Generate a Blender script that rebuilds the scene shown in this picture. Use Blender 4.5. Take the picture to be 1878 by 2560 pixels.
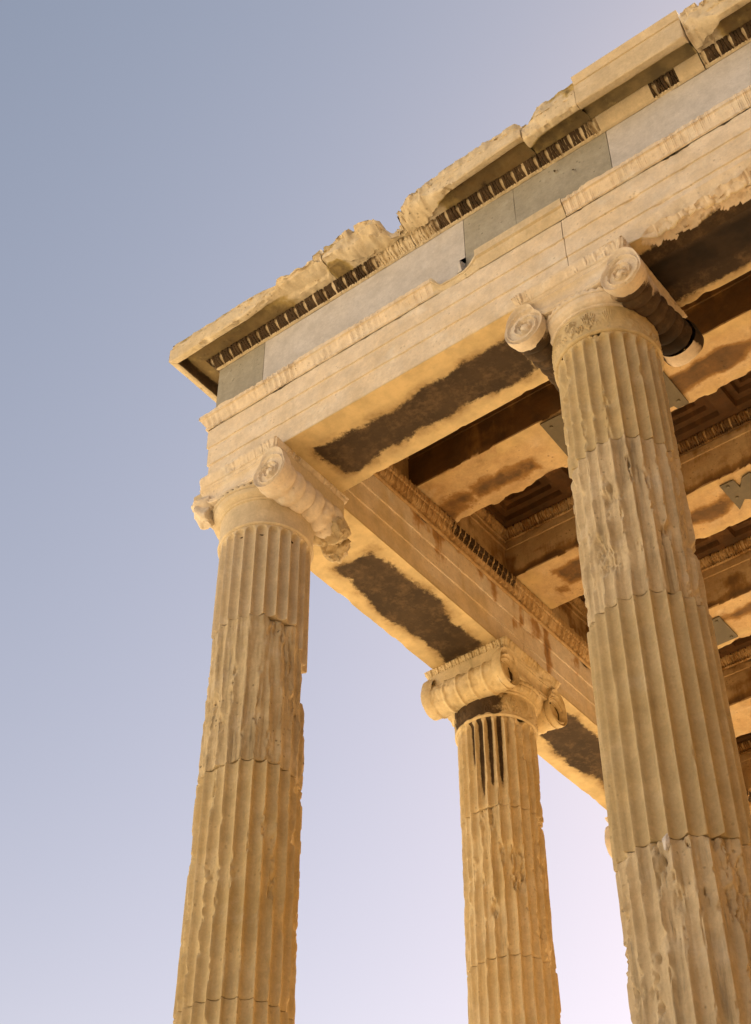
import bpy, math, random
import numpy as np
from mathutils import Vector, Matrix

for o in list(bpy.data.objects): bpy.data.objects.remove(o)
S = bpy.context.scene
OFF = 9.95            # design z=0 is the architrave soffit, 9.95 m above the ground

# ------------------------------------------------------------------ camera
cd = bpy.data.cameras.new('camera'); cam = bpy.data.objects.new('camera', cd)
S.collection.objects.link(cam); S.camera = cam
cd.sensor_fit = 'VERTICAL'; cd.sensor_height = 36.0; cd.lens = 3794.3*36/2560
cd.clip_end = 5000
_yaw, _pitch, _roll = -0.6620, 0.7496, 0.0013
_f = Vector((math.sin(_yaw)*math.cos(_pitch), math.cos(_yaw)*math.cos(_pitch), math.sin(_pitch)))
_r = Vector((math.cos(_yaw), -math.sin(_yaw), 0)); _u = _r.cross(_f)
_rr = _r*math.cos(_roll)+_u*math.sin(_roll); _uu = -_r*math.sin(_roll)+_u*math.cos(_roll)
_m = Matrix((_rr, _uu, -_f)).transposed().to_4x4()
_m.translation = Vector((6.0373, -6.3753, -8.3463+OFF))
cam.matrix_world = _m

# ------------------------------------------------------------------ light
SUN_EL, SUN_AZ = math.radians(40), math.radians(5)     # azimuth from +y towards +x: behind the building
sd = Vector((math.sin(SUN_AZ)*math.cos(SUN_EL), math.cos(SUN_AZ)*math.cos(SUN_EL), math.sin(SUN_EL)))
W = bpy.data.worlds.new('World'); S.world = W; W.use_nodes = True
nt = W.node_tree; nt.nodes.clear()
def wn(t, **k):
    n = nt.nodes.new(t)
    for a, b in k.items(): setattr(n, a, b)
    return n
sky = wn('ShaderNodeTexSky', sky_type='NISHITA', sun_disc=False, sun_elevation=SUN_EL, sun_rotation=SUN_AZ,
         air_density=1.0, dust_density=0.5, ozone_density=1.0, altitude=100)
hsv = wn('ShaderNodeHueSaturation'); hsv.inputs['Saturation'].default_value = 1.0
tint = wn('ShaderNodeMix', data_type='RGBA', blend_type='MULTIPLY'); tint.inputs[0].default_value = 1
tcw = wn('ShaderNodeTexCoord'); sep = wn('ShaderNodeSeparateXYZ'); mrw = wn('ShaderNodeMapRange')
haze = wn('ShaderNodeMix', data_type='RGBA')          # warmer, hazier air towards the horizon
for i, x in zip((1, 2, 3, 4), (.41, .87, 0., 1.)): mrw.inputs[i].default_value = x
haze.inputs[6].default_value = (0.825, 0.522, 0.362, 1); haze.inputs[7].default_value = (0.73, 0.522, 0.370, 1)
nt.links.new(tcw.outputs['Generated'], sep.inputs[0]); nt.links.new(sep.outputs['Z'], mrw.inputs[0])
nt.links.new(mrw.outputs[0], haze.inputs[0]); nt.links.new(haze.outputs[2], tint.inputs[7])
bg = wn('ShaderNodeBackground'); bg.inputs[1].default_value = 0.10
wo = wn('ShaderNodeOutputWorld')
L = nt.links.new
gam = wn('ShaderNodeGamma'); gam.inputs[1].default_value = 1.1
L(sky.outputs[0], gam.inputs[0]); L(gam.outputs[0], hsv.inputs['Color']); L(hsv.outputs[0], tint.inputs[6]); L(tint.outputs[2], bg.inputs[0]); L(bg.outputs[0], wo.inputs[0])
ld = bpy.data.lights.new('sun', 'SUN'); ld.energy = 5.0; ld.angle = math.radians(0.5); ld.color = (1, 0.90, 0.74)
lo = bpy.data.objects.new('sun', ld); S.collection.objects.link(lo)
lo.rotation_euler = sd.to_track_quat('Z', 'Y').to_euler(); lo.location = (20, 20, 40)
S.view_settings.view_transform = 'Standard'; S.view_settings.look = 'None'
S.view_settings.exposure = 1.85; S.view_settings.gamma = 1
S.cycles.max_bounces = 10; S.cycles.diffuse_bounces = 3

# ------------------------------------------------------------------ noise
def _h(ix, iy, iz, seed):
    n = (ix*374761393 + iy*668265263 + iz*1440662683 + seed*974711).astype(np.uint32)
    n = (n ^ (n >> np.uint32(13))) * np.uint32(1274126177)
    n = n ^ (n >> np.uint32(16))
    return n.astype(np.float32)/np.float32(4294967295.0)*2-1
def vn(P, seed=0):
    P = np.asarray(P, np.float64); I = np.floor(P).astype(np.int64); F = (P-I).astype(np.float32)
    U = F*F*F*(F*(F*6-15)+10)
    r = 0
    for dx in (0, 1):
        wx = U[..., 0] if dx else 1-U[..., 0]
        for dy in (0, 1):
            wy = U[..., 1] if dy else 1-U[..., 1]
            for dz in (0, 1):
                wz = U[..., 2] if dz else 1-U[..., 2]
                r = r + wx*wy*wz*_h(I[..., 0]+dx, I[..., 1]+dy, I[..., 2]+dz, seed)
    return r
def fbm(P, sc=(1, 1, 1), seed=0, oct=4, gain=.5):
    P = np.asarray(P)*np.asarray(sc); r = 0; a = 1; t = 0
    for i in range(oct):
        r = r+a*vn(P*(2.03**i)+17.3*i, seed+i*31); t += a; a *= gain
    return r/t
def sst(a, b, x):
    t = np.clip((x-a)/(b-a), 0, 1); return t*t*(3-2*t)
def facet(P, sc, seed=0):
    Q = np.asarray(P, np.float64)*np.asarray(sc); I = np.floor(Q).astype(np.int64)
    best = np.full(Q.shape[:-1], 9.); out = np.zeros(Q.shape[:-1])
    for dx in (-1, 0, 1):
        for dy in (-1, 0, 1):
            for dz in (-1, 0, 1):
                ix, iy, iz = I[..., 0]+dx, I[..., 1]+dy, I[..., 2]+dz
                o = [_h(ix, iy, iz, seed+k)*.5+.5 for k in (1, 2, 3)]
                D = np.stack([Q[..., 0]-ix-o[0], Q[..., 1]-iy-o[1], Q[..., 2]-iz-o[2]], -1)
                d = (D*D).sum(-1)
                v = .9*_h(ix, iy, iz, seed+7)+1.1*(D[..., 0]*_h(ix, iy, iz, seed+4)+D[..., 1]*_h(ix, iy, iz, seed+5)+D[..., 2]*_h(ix, iy, iz, seed+6))
                m = d < best; best = np.where(m, d, best); out = np.where(m, v, out)
    return out
def arr(*c): return np.stack(np.broadcast_arrays(*c), -1)

# ------------------------------------------------------------------ objects
def tag(o, label=None, cat=None, group=None, kind=None):
    if label: o['label'] = label
    if cat: o['category'] = cat
    if group: o['group'] = group
    if kind: o['kind'] = kind
    return o
def thing(name, base, label, cat, group=None):
    o = bpy.data.objects.new(name, None); S.collection.objects.link(o)
    o.location = (base[0], base[1], base[2]+OFF); o.empty_display_size = .2
    o['_b'] = list(base); o['kind'] = 'thing'
    return tag(o, label, cat, group)
class MB:
    def __init__(s): s.v = []; s.f = []; s.c = []; s.r = []; s.n = 0
    def grid(s, V, cu=False, cv=False, crust=None, rust=None, flip=False):
        nu, nv = V.shape[:2]
        i = np.arange(nu if cu else nu-1); j = np.arange(nv if cv else nv-1)
        I, J = np.meshgrid(i, j, indexing='ij'); I2 = (I+1) % nu; J2 = (J+1) % nv
        q = np.stack([I*nv+J, I2*nv+J, I2*nv+J2, I*nv+J2], -1).reshape(-1, 4)
        if flip: q = q[:, ::-1]
        s._add(V.reshape(-1, 3), q, crust, rust)
    def _add(s, V, q, crust=None, rust=None):
        k = len(V); s.v.append(V); s.f.append(q+s.n); s.n += k
        s.c.append(np.zeros(k) if crust is None else np.broadcast_to(crust, V.shape[:1] if np.ndim(crust) < 2 else crust.shape).reshape(-1))
        s.r.append(np.zeros(k) if rust is None else np.broadcast_to(rust, V.shape[:1] if np.ndim(rust) < 2 else rust.shape).reshape(-1))
    def box(s, x0, x1, y0, y1, z0, z1, n=0.0, rust=None, crust=None):
        v = np.array([(x, y, z) for x in (x0, x1) for y in (y0, y1) for z in (z0, z1)], float)
        q = np.array([(0, 1, 3, 2), (4, 6, 7, 5), (0, 4, 5, 1), (2, 3, 7, 6), (0, 2, 6, 4), (1, 5, 7, 3)])
        s._add(v, q, crust, rust)
    def prism(s, poly, z0, z1):
        n = len(poly); v = np.array([(x, y, z) for z in (z0, z1) for x, y in poly], float)
        k = s.n
        s.v.append(v); s.c.append(np.zeros(2*n)); s.r.append(np.zeros(2*n)); s.n += 2*n
        s.f.append(np.array([(i, (i+1) % n, (i+1) % n+n, i+n) for i in range(n)])+k)
        s.ng = getattr(s, 'ng', []); s.ng += [[k+i for i in range(n)][::-1], [k+n+i for i in range(n)]]
    def build(s, name, mat, parent=None, sharp=38, xf=None):
        V = np.concatenate(s.v); F = np.concatenate(s.f)
        if xf is not None: V = xf(V)
        b = np.zeros(3)
        if parent is not None:
            q = parent
            while q.parent: q = q.parent
            b = np.array(q['_b'][:] if '_b' in q else (0, 0, 0))
            V = V-b
        else: V = V+np.array((0, 0, OFF))
        m = bpy.data.meshes.new(name)
        ng = getattr(s, 'ng', [])
        nl = F.size+sum(map(len, ng)); nf = len(F)+len(ng)
        m.vertices.add(len(V)); m.vertices.foreach_set('co', V.astype(np.float32).ravel())
        m.loops.add(nl); m.polygons.add(nf)
        li = np.concatenate([F.ravel()]+[np.array(x) for x in ng]).astype(np.int32)
        st = np.concatenate([np.arange(len(F))*4]+([F.size+np.cumsum([0]+[len(x) for x in ng[:-1]])] if ng else [])).astype(np.int32)
        m.loops.foreach_set('vertex_index', li); m.polygons.foreach_set('loop_start', st)
        m.update(calc_edges=True); m.validate()
        for nm, a in (('crust', s.c), ('rust', s.r)):
            a = np.concatenate(a)
            if np.any(a != 0) and len(m.vertices) == len(a):
                m.attributes.new(nm, 'FLOAT', 'POINT').data.foreach_set('value', a.astype(np.float32))
        m.shade_smooth(); m.set_sharp_from_angle(angle=math.radians(sharp))
        m.materials.append(mat)
        o = bpy.data.objects.new(name, m); S.collection.objects.link(o)
        if parent is not None: o.parent = parent
        return o

# ------------------------------------------------------------------ materials
def stone(name, base, pat, alt, pat_amt=.6, streak=.25, bump=.5, pit=.5, rough=.85, scale=1.0,
          crust=(.040, .024, .011), rust=(.22, .105, .030), crust_n=.75, rust_n=.95, speck=0.0, warm=(.56, .405, .185), mid=.28):
    m = bpy.data.materials.new(name); m.use_nodes = True
    t = m.node_tree; t.nodes.clear(); lk = t.links.new
    def N(ty, **k):
        n = t.nodes.new(ty)
        for a, b in k.items():
            if a[0] == '_': n.inputs[a[1:]].default_value = b
            else: setattr(n, a, b)
        return n
    out = N('ShaderNodeOutputMaterial'); bs = N('ShaderNodeBsdfPrincipled')
    bs.inputs['Roughness'].default_value = rough; bs.inputs['Specular IOR Level'].default_value = .25
    lk(bs.outputs[0], out.inputs[0])
    geo = N('ShaderNodeNewGeometry')
    mp = N('ShaderNodeMapping'); lk(geo.outputs['Position'], mp.inputs[0]); mp.inputs['Scale'].default_value = (scale,)*3
    ms = N('ShaderNodeMapping'); lk(geo.outputs['Position'], ms.inputs[0]); ms.inputs['Scale'].default_value = (9*scale, 9*scale, .9*scale)
    def noise(src, sc, det=6, rg=.6):
        n = N('ShaderNodeTexNoise', _Scale=sc, _Detail=det, _Roughness=rg); lk(src.outputs[0], n.inputs['Vector']); return n.outputs[0]
    def ramp(v, a, b, c=0., d=1.):
        r = N('ShaderNodeMapRange', interpolation_type='SMOOTHSTEP'); lk(v, r.inputs[0])
        for i, x in zip((1, 2, 3, 4), (a, b, c, d)): r.inputs[i].default_value = x
        return r.outputs[0]
    def mix(fac, a, b, bt='MIX'):
        x = N('ShaderNodeMix', data_type='RGBA', blend_type=bt)
        for i, v in ((0, fac), (6, a), (7, b)):
            if isinstance(v, (float, int)): x.inputs[i].default_value = v
            elif isinstance(v, tuple): x.inputs[i].default_value = v+(1,)
            else: lk(v, x.inputs[i])
        return x.outputs[2]
    def ma(op, a, b=0.):
        x = N('ShaderNodeMath', operation=op)
        for i, v in ((0, a), (1, b)):
            if isinstance(v, (float, int)): x.inputs[i].default_value = v
            else: lk(v, x.inputs[i])
        return x.outputs[0]
    n1 = noise(mp, 1.4, 7, .62); n2 = noise(ms, 1.0, 5, .65); n3 = noise(mp, 55, 4, .7); n4 = noise(mp, 7, 6, .65); n5 = noise(mp, 4.2, 5, .6)
    col = mix(ma('MULTIPLY', ramp(n1, .40, .66), pat_amt), base, pat)
    col = mix(ma('MULTIPLY', ramp(n5, .52, .72), .75), col, alt)
    col = mix(ma('MULTIPLY', ramp(n2, .54, .74), streak), col, tuple(c*.42 for c in pat))
    col = mix(1.0, col, ramp(n3, .25, .75, .93, 1.06), 'MULTIPLY')
    col = mix(1.0, col, ramp(n4, .3, .7, .88, 1.08), 'MULTIPLY')
    n6 = noise(mp, 20, 5, .75); n7 = noise(ms, 3.2, 5, .7)
    col = mix(mid, col, ramp(n6, .28, .72, .74, 1.16), 'MULTIPLY')
    col = mix(ma('MULTIPLY', ramp(n7, .60, .74), min(1., streak*1.25)), col, tuple(c*.5 for c in alt))
    vo = N('ShaderNodeTexVoronoi', _Scale=21*scale); lk(mp.outputs[0], vo.inputs['Vector'])
    pm = ma('MULTIPLY', ramp(vo.outputs['Distance'], .10, .26, 1., 0.), ramp(n4, .50, .60))
    col = mix(ma('MULTIPLY', pm, pit), col, tuple(c*.30 for c in pat))
    if speck:
        sp = ramp(noise(mp, 130, 2, .6), .62, .72); col = mix(ma('MULTIPLY', sp, speck), col, tuple(c*.5 for c in base))
    nz = ma('SUBTRACT', ma('ADD', ma('MULTIPLY', n4, .6), ma('MULTIPLY', noise(mp, 24, 6, .72), .5)), .55)
    at = N('ShaderNodeAttribute', attribute_name='rust')
    wf = ma('MULTIPLY', at.outputs['Fac'], -1.0)
    col = mix(ramp(wf, 0., 1.), col, mix(1.0, warm, ramp(n4, .3, .7, .82, 1.12), 'MULTIPLY'))
    rn = ma('ADD', at.outputs['Fac'], ma('MULTIPLY', ma('SUBTRACT', ma('ADD', ma('MULTIPLY', n5, .7), ma('MULTIPLY', n2, .35)), .53), rust_n*1.9))
    rv = mix(ramp(n4, .3, .7), rust, tuple(c*.42 for c in rust))
    rv = mix(ramp(rn, .55, .90), (rust[0]*1.8, rust[1]*1.95, rust[2]*1.9), rv)
    col = mix(ma('MULTIPLY', ramp(rn, .34, .63), .92), col, rv)
    ac = N('ShaderNodeAttribute', attribute_name='crust')
    cn = ma('ADD', ac.outputs['Fac'], ma('MULTIPLY', nz, crust_n))
    cv = mix(ramp(n1, .35, .68), crust, tuple(c*1.8 for c in crust))
    cv = mix(ramp(noise(mp, 9, 6, .75), .45, .72, 0., .7), cv, tuple(c*3.6 for c in crust))
    cv = mix(ramp(noise(mp, 45, 4, .7), .55, .72, 0., .45), cv, tuple(c*.4 for c in crust))
    col = mix(ma('MULTIPLY', ramp(cn, .14, .52), ramp(n5, .40, .62, .15, .8)), col, (.20, .115, .038))
    cv = mix(ramp(ac.outputs['Fac'], 1.02, 1.35), cv, mix(ramp(n5, .4, .7), tuple(c*.42 for c in crust), tuple(c*.9 for c in crust)))
    cm = ramp(cn, .43, .58)
    col = mix(cm, col, cv)
    lk(col, bs.inputs['Base Color'])
    hgt = ma('ADD', ma('MULTIPLY', noise(mp, 18, 8, .65), .55), ma('MULTIPLY', n3, .10))
    hgt = ma('SUBTRACT', hgt, ma('MULTIPLY', pm, .35)); hgt = ma('SUBTRACT', hgt, ma('MULTIPLY', cm, .05))
    b = N('ShaderNodeBump', _Strength=bump, _Distance=.012); lk(hgt, b.inputs['Height']); lk(b.outputs[0], bs.inputs['Normal'])
    return m
def metal(name, c, rough=.55):
    m = stone(name, c, tuple(x*.8 for x in c), tuple(x*1.1 for x in c), .5, .2, .06, .05, rough); 
    return m
M = {}
M['front'] = stone('weathered_marble', (.72, .60, .45), (.68, .53, .34), (.74, .65, .52), .7, .14, .35, .35)
M['soffit'] = M['front']
M['column'] = stone('column_marble', (.625, .48, .26), (.56, .405, .18), (.66, .53, .32), .7, .34, .45, .3)
M['near'] = stone('near_column_marble', (.58, .45, .255), (.53, .39, .185), (.62, .50, .31), .7, .34, .45, .28)
M['side'] = stone('side_column_marble', (.67, .52, .295), (.60, .44, .21), (.71, .57, .36), .7, .45, .5, .3)
M['nearworn'] = stone('near_eroded_marble', (.63, .50, .315), (.49, .365, .205), (.67, .56, .40), .75, .75, .9, .4)
M['worn'] = stone('eroded_marble', (.59, .46, .27), (.42, .305, .16), (.63, .515, .35), .75, .85, .9, .75)
M['fresh'] = stone('fresh_marble', (.60, .48, .31), (.56, .43, .25), (.63, .52, .36), .5, .12, .22, .12, rust=(.26, .185, .075))
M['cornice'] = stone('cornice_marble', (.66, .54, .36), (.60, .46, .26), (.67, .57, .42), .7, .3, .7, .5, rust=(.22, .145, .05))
M['grey'] = stone('grey_limestone', (.365, .335, .27), (.31, .28, .21), (.42, .39, .33), .6, .15, .35, .5, speck=.25)
M['pale'] = stone('pale_frieze_stone', (.54, .505, .47), (.505, .46, .41), (.56, .53, .505), .5, .10, .12, .15)
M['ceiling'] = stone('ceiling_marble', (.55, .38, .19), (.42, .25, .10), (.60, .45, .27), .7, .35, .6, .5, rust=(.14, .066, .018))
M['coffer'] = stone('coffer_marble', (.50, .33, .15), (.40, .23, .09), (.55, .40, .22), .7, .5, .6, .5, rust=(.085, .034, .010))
M['bolt'] = metal('steel', (.13, .105, .06))
M['plate'] = metal('grey_plate', (.125, .095, .05))
M['white'] = stone('white_marble_chip', (.75, .70, .66), (.7, .66, .6), (.8, .75, .7), .3, 0, .2, 0)
M['wall'] = stone('wall_marble', (.56, .40, .22), (.48, .31, .14), (.58, .45, .3), .7, .3, .5, .5)
M['ground'] = stone('dry_ground', (.585, .50, .36), (.51, .42, .28), (.62, .55, .43), .6, 0, .6, .3, .95, scale=.6)

# ------------------------------------------------------------------ profiles and sweeps
s = .354
def subdiv(pts, ml=.03, closed=False):
    pts = [np.array(p, float) for p in pts]
    if closed: pts = pts+[pts[0]]
    out = []; ar = []
    for a, b in zip(pts[:-1], pts[1:]):
        n = max(1, int(math.ceil(np.linalg.norm(b-a)/ml)))
        for i in range(n):
            t = i/n; out.append(a+(b-a)*t); ar.append(min(t, 1-t)*np.linalg.norm(b-a))
    if not closed: out.append(pts[-1]); ar.append(0)
    return np.array(out), np.array(ar)
def pnorm(pr, closed):
    if closed: d = np.roll(pr, -1, 0)-np.roll(pr, 1, 0)
    else: d = np.gradient(pr, axis=0)
    n = np.stack([d[:, 1], -d[:, 0]], -1); return n/(np.linalg.norm(n, axis=1, keepdims=True)+1e-9)
def egg(u, v):
    """egg-and-dart relief: u in cells (-.5..5), v 0 bottom .. 1 top"""
    w = .02+.23*np.clip(v, 0, .60)-.30*np.clip(v-.60, 0, 1)
    e = np.sqrt(np.clip(1-(u/w)**2, 0, 1))*np.clip((v-.06)/.1, 0, 1)*np.clip((1.02-v)/.12, 0, 1)
    d = np.sqrt((u/.40)**2+((v-.80)/.80)**2)
    sh = np.exp(-((d-1)/.06)**2)*.62
    da = np.exp(-((np.abs(u)-.5)/.03)**2)*.35*np.clip(1.05-v, 0, 1)
    return np.maximum(np.maximum(e, sh), da)*np.clip(v*8, 0, 1)
def leaf(u, v):
    w = .40*np.sqrt(np.clip(1-((v-.35)/.66)**2, 0, 1))
    inn = np.clip((w-np.abs(u))/.12, 0, 1)
    mid = np.exp(-(u/.05)**2)*.5
    dart = np.exp(-((np.abs(u)-.5)/.06)**2)*.6
    return np.maximum(inn*(.65+mid*.6), dart)
def path(axis, A, c, z):
    return arr(A, c, z) if axis == 'x' else arr(c, A, z)
def sweep(mb, prof, a0, a1, axis='x', ds=.03, closed=True, mitre=False, rough=.003, chip=.02, chipthr=.25, seed=1,
          ml=.03, crustf=None, rustf=None, cap=True, extra=None, mitre_end=False, flip=None):
    pr, ar = subdiv(prof, ml, closed)
    n = pnorm(pr, closed)
    cen = pr.mean(0); N = max(2, int((a1-a0)/ds)+1); t = np.linspace(0, 1, N)[:, None]
    st = pr[:, 0][None, :] if mitre else np.full((1, len(pr)), a0)
    A = st+(a1-st)*t
    C = np.broadcast_to(pr[:, 0], A.shape).copy(); Z = np.broadcast_to(pr[:, 1], A.shape).copy()
    P = path(axis, A, C, Z)
    nz = fbm(P, (9, 9, 9), seed, 4)*rough
    edge = np.exp(-(ar/.022)**2)[None, :]
    ch = np.clip(fbm(P, (5, 5, 5), seed+7, 5, .6)-chipthr, 0, 1)*chip*4*edge
    h = nz-ch
    if extra is not None:
        e = extra(A, C, Z, P); h = h+e
    C += n[:, 0]*h; Z += n[:, 1]*h
    V = path(axis, A, C, Z)
    cr = crustf(A, C, Z, P) if crustf else None
    ru = rustf(A, C, Z, P) if rustf else None
    fl = (axis == 'y') if flip is None else flip
    mb.grid(V, False, closed, cr, ru, flip=not fl)
    if cap and closed:
        for k in (0, -1):
            if k == 0 and mitre: continue
            ring = V[k]; c0 = ring.mean(0)
            W_ = np.stack([ring, ring*.5+c0*.5, np.repeat(c0[None]*1., len(ring), 0)])
            mb.grid(W_, False, True)
    return V
def rectsd(x, y, x0, x1, y0, y1):
    return np.minimum(np.minimum(x-x0, x1-x), np.minimum(y-y0, y1-y))
def sd01(sd, w=.16): return np.clip(.5+sd/w*.5, 0, 1)
def strip(mb, prof, a0, a1, axis, P_, amp, fn, seed=1, wear=.5, ds=None, mitre=False, crustf=None, rustf=None, rough=.002, off=0., vscale=None, ml=.008):
    """open carved moulding"""
    pr, ar = subdiv(prof, ml, False); n = pnorm(pr, False)
    L_ = np.r_[0, np.cumsum(np.linalg.norm(np.diff(pr, axis=0), axis=1))]; v = L_/L_[-1]
    ds = ds or P_/14
    N = max(3, int((a1-a0)/ds)+1); t = np.linspace(0, 1, N)[:, None]
    st = pr[:, 0][None, :] if mitre else np.full((1, len(pr)), a0)
    A = st+(a1-st)*t
    u = ((A-off)/P_+.5) % 1-.5
    ce = np.floor((A-off)/P_+.5).astype(np.int64); r1 = _h(ce, ce*0+3, ce*0, seed); r2 = _h(ce, ce*0+9, ce*0, seed)
    h = fn(u, np.broadcast_to(v, A.shape))*amp*np.where(r1 < -.72, .30, 1)*(1+.22*r2)
    P = path(axis, A, np.broadcast_to(pr[:, 0], A.shape), np.broadcast_to(pr[:, 1], A.shape))
    w = np.clip(1-wear*(1+1.6*fbm(P, (5, 5, 5), seed, 3)), 0, 1)
    h = h*w+fbm(P, (22, 22, 22), seed+3, 3)*rough-np.clip(fbm(P, (6, 6, 6), seed+5, 4)-.28, 0, 1)*.05*wear
    C = pr[:, 0]+n[:, 0]*h; Z = pr[:, 1]+n[:, 1]*h
    cr = crustf(A, u, np.broadcast_to(v, A.shape), P) if crustf else None
    ru = rustf(A, u, np.broadcast_to(v, A.shape), P) if rustf else None
    mb.grid(path(axis, A, C, Z), crust=cr, rust=ru, flip=(axis == 'x'))

# ------------------------------------------------------------------ columns
NF = 24
def Rcol(z):
    d = -.6-z
    return .351+.0047*np.clip(d, 0, 4.4)+.011*np.clip(d-4.4, 0, 9)
def drum(base, ztop, zbot, seed, worn=0., chip=.018, thr=.18, top_round=False, chunk=None, nz=None, dz=.012, crustf=None, rustf=None,
         gap_top=True, sc=1.0, depth=.044, twist=0.0, ns=14):
    th = np.arange(NF*ns)/(NF*ns)*2*np.pi
    zt = ztop(th) if callable(ztop) else np.full_like(th, ztop); zb = zbot(th) if callable(zbot) else np.full_like(th, zbot)
    n = max(3, int(np.max(zt-zb)/dz)); t = np.linspace(0, 1, n)
    Z = zt[None]+(zb-zt)[None]*t[:, None]; TH = np.broadcast_to(th, Z.shape)
    R = Rcol(Z)*sc
    ph = (TH/(2*np.pi)*NF) % 1-.5
    q2 = (ph/.435)**2
    if top_round: q2 = q2+np.clip((Z-(zt[None]-.055))/.045, 0, 9)**2
    dp = depth*np.sqrt(np.clip(1-q2, 0, 1))
    P = arr(R*np.cos(TH)+base[0], R*np.sin(TH)+base[1], Z)
    dj = np.minimum(zt[None]-Z, Z-zb[None])
    jb = np.exp(-dj/.035)*(0.10+.35*worn)
    f1 = fbm(P, (11, 11, 5), seed, 5, .58)
    lowf = np.clip(.62+1.5*fbm(P, (1.7, 1.7, .9), seed+33, 3), 0, 1.6)
    ch = np.clip(f1+.35*jb-thr, 0, 1)*chip*5*lowf
    big = np.clip(fbm(P, (3.2, 3.2, 1.6), seed+50, 4)-.22, 0, 1)*.10*worn
    ch = ch+big
    if worn > .3: ch = ch+worn*.020*np.clip(facet(P+.04*fbm(P, (6, 6, 6), seed+3, 3)[..., None], (9, 9, 2.6), seed+61)-.25, 0, 1)
    # arrises flattened where the stone is eroded
    k = .010
    hh = np.clip(.5+.5*(ch-dp)/k, 0, 1); d = dp*(1-hh)+ch*hh+k*hh*(1-hh)
    er = worn*(.007+.024*fbm(P, (17, 17, 1.1), seed+90, 5, .66)+.010*fbm(P, (50, 50, 5), seed+95, 3))
    d = d+er+.0009*fbm(P, (30, 30, 14), seed+120, 3)
    if worn: d = d*(1-.18*worn)
    if chunk:
        for (a, w, z0, z1, dep) in chunk:
            da = (TH-a+np.pi) % (2*np.pi)-np.pi
            g = sst(w, w*.55, np.abs(da)+.10*f1)*sst(z0, z0+.05, Z+.03*f1)*sst(z1, z1-.06, Z+.03*f1)
            d = d+g*(dep+.03*f1)
    # soft edge at the joints
    d = d+.005*np.exp(-(dj/.005)**2)*((zt[None]-Z > .03) if top_round else 1)
    r = R-d
    V = arr(r*np.cos(TH)+base[0], r*np.sin(TH)+base[1], Z)
    def endring(k):
        c = np.array([base[0], base[1], V[k, :, 2].mean()]); e = V[k].copy(); e2 = e.copy(); e2[:, :2] = base[:2]+(e[:, :2]-base[:2])*.5
        e3 = e.copy(); e3[:, :2] = base[:2]; return e2, e3
    a, b = endring(0); c, e = endring(-1)
    Vall = np.concatenate([b[None], a[None], V, c[None], e[None]])
    cr = ru = None
    if crustf:
        cr = np.zeros(Vall.shape[:2]); cr[2:-2] = crustf(TH, Z, ph, P)
    if rustf:
        ru = np.zeros(Vall.shape[:2]); ru[2:-2] = rustf(TH, Z, ph, P)
    mb = MB(); mb.grid(Vall, False, True, cr, ru, flip=True); return mb
def lathe(mb, prof, center=(0, 0, 0), n=96, axis='z', relief=None, rough=.002, seed=3, ml=.01, crustf=None, th0=0, th1=2*np.pi, flip=False):
    pr, ar = subdiv(prof, ml, False); nn = pnorm(pr, False)
    full = abs(th1-th0-2*np.pi) < 1e-6
    th = np.linspace(th0, th1, n, endpoint=not full)[:, None]
    r = np.broadcast_to(pr[:, 0], (n, len(pr))).copy(); h = np.broadcast_to(pr[:, 1], (n, len(pr))).copy()
    v = np.linspace(0, 1, len(pr))[None]
    def pos(r, h):
        if axis == 'z': return arr(center[0]+r*np.cos(th), center[1]+r*np.sin(th), center[2]+h)
        if axis == 'y': return arr(center[0]+r*np.cos(th), center[1]+h, center[2]+r*np.sin(th))
        return arr(center[0]+h, center[1]+r*np.cos(th), center[2]+r*np.sin(th))
    P = pos(r, h)
    e = fbm(P, (14, 14, 14), seed, 4)*rough
    if relief is not None: e = e+relief(np.broadcast_to(th, r.shape), np.broadcast_to(v, r.shape), h, P)
    r += nn[:, 0]*e; h += nn[:, 1]*e
    cr = crustf(np.broadcast_to(th, r.shape), np.broadcast_to(v, r.shape), h, P) if crustf else None
    mb.grid(pos(r, h), full, False, cr, flip=flip)
def rock(mb, c, size, seed, nu=48, nv=28, squash=(1, 1, 1), amp=.35, rust=None):
    th = np.arange(nu)/nu*2*np.pi; ph = np.linspace(-np.pi/2+.001, np.pi/2-.001, nv)
    TH, PH = np.meshgrid(th, ph, indexing='ij')
    D = arr(np.cos(PH)*np.cos(TH), np.cos(PH)*np.sin(TH), np.sin(PH))
    rng = np.random.RandomState(seed); r = np.full(TH.shape, 1.25)
    for i in range(11):
        nrm = rng.normal(size=3); nrm /= np.linalg.norm(nrm); dd = D@nrm; k = rng.uniform(.72, 1.0)
        r = np.where(dd > .15, np.minimum(r, k/np.maximum(dd, .15)), r)
    r = r*(1+amp*.30*fbm(D*1.0+c, (3, 3, 3), seed, 5, .6)+amp*.16*facet(D+c, (2.2, 2.2, 2.2), seed))
    V = np.array(c)+D*r[..., None]*size*np.array(squash)
    mb.grid(V, True, False, None, rust)

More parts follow.
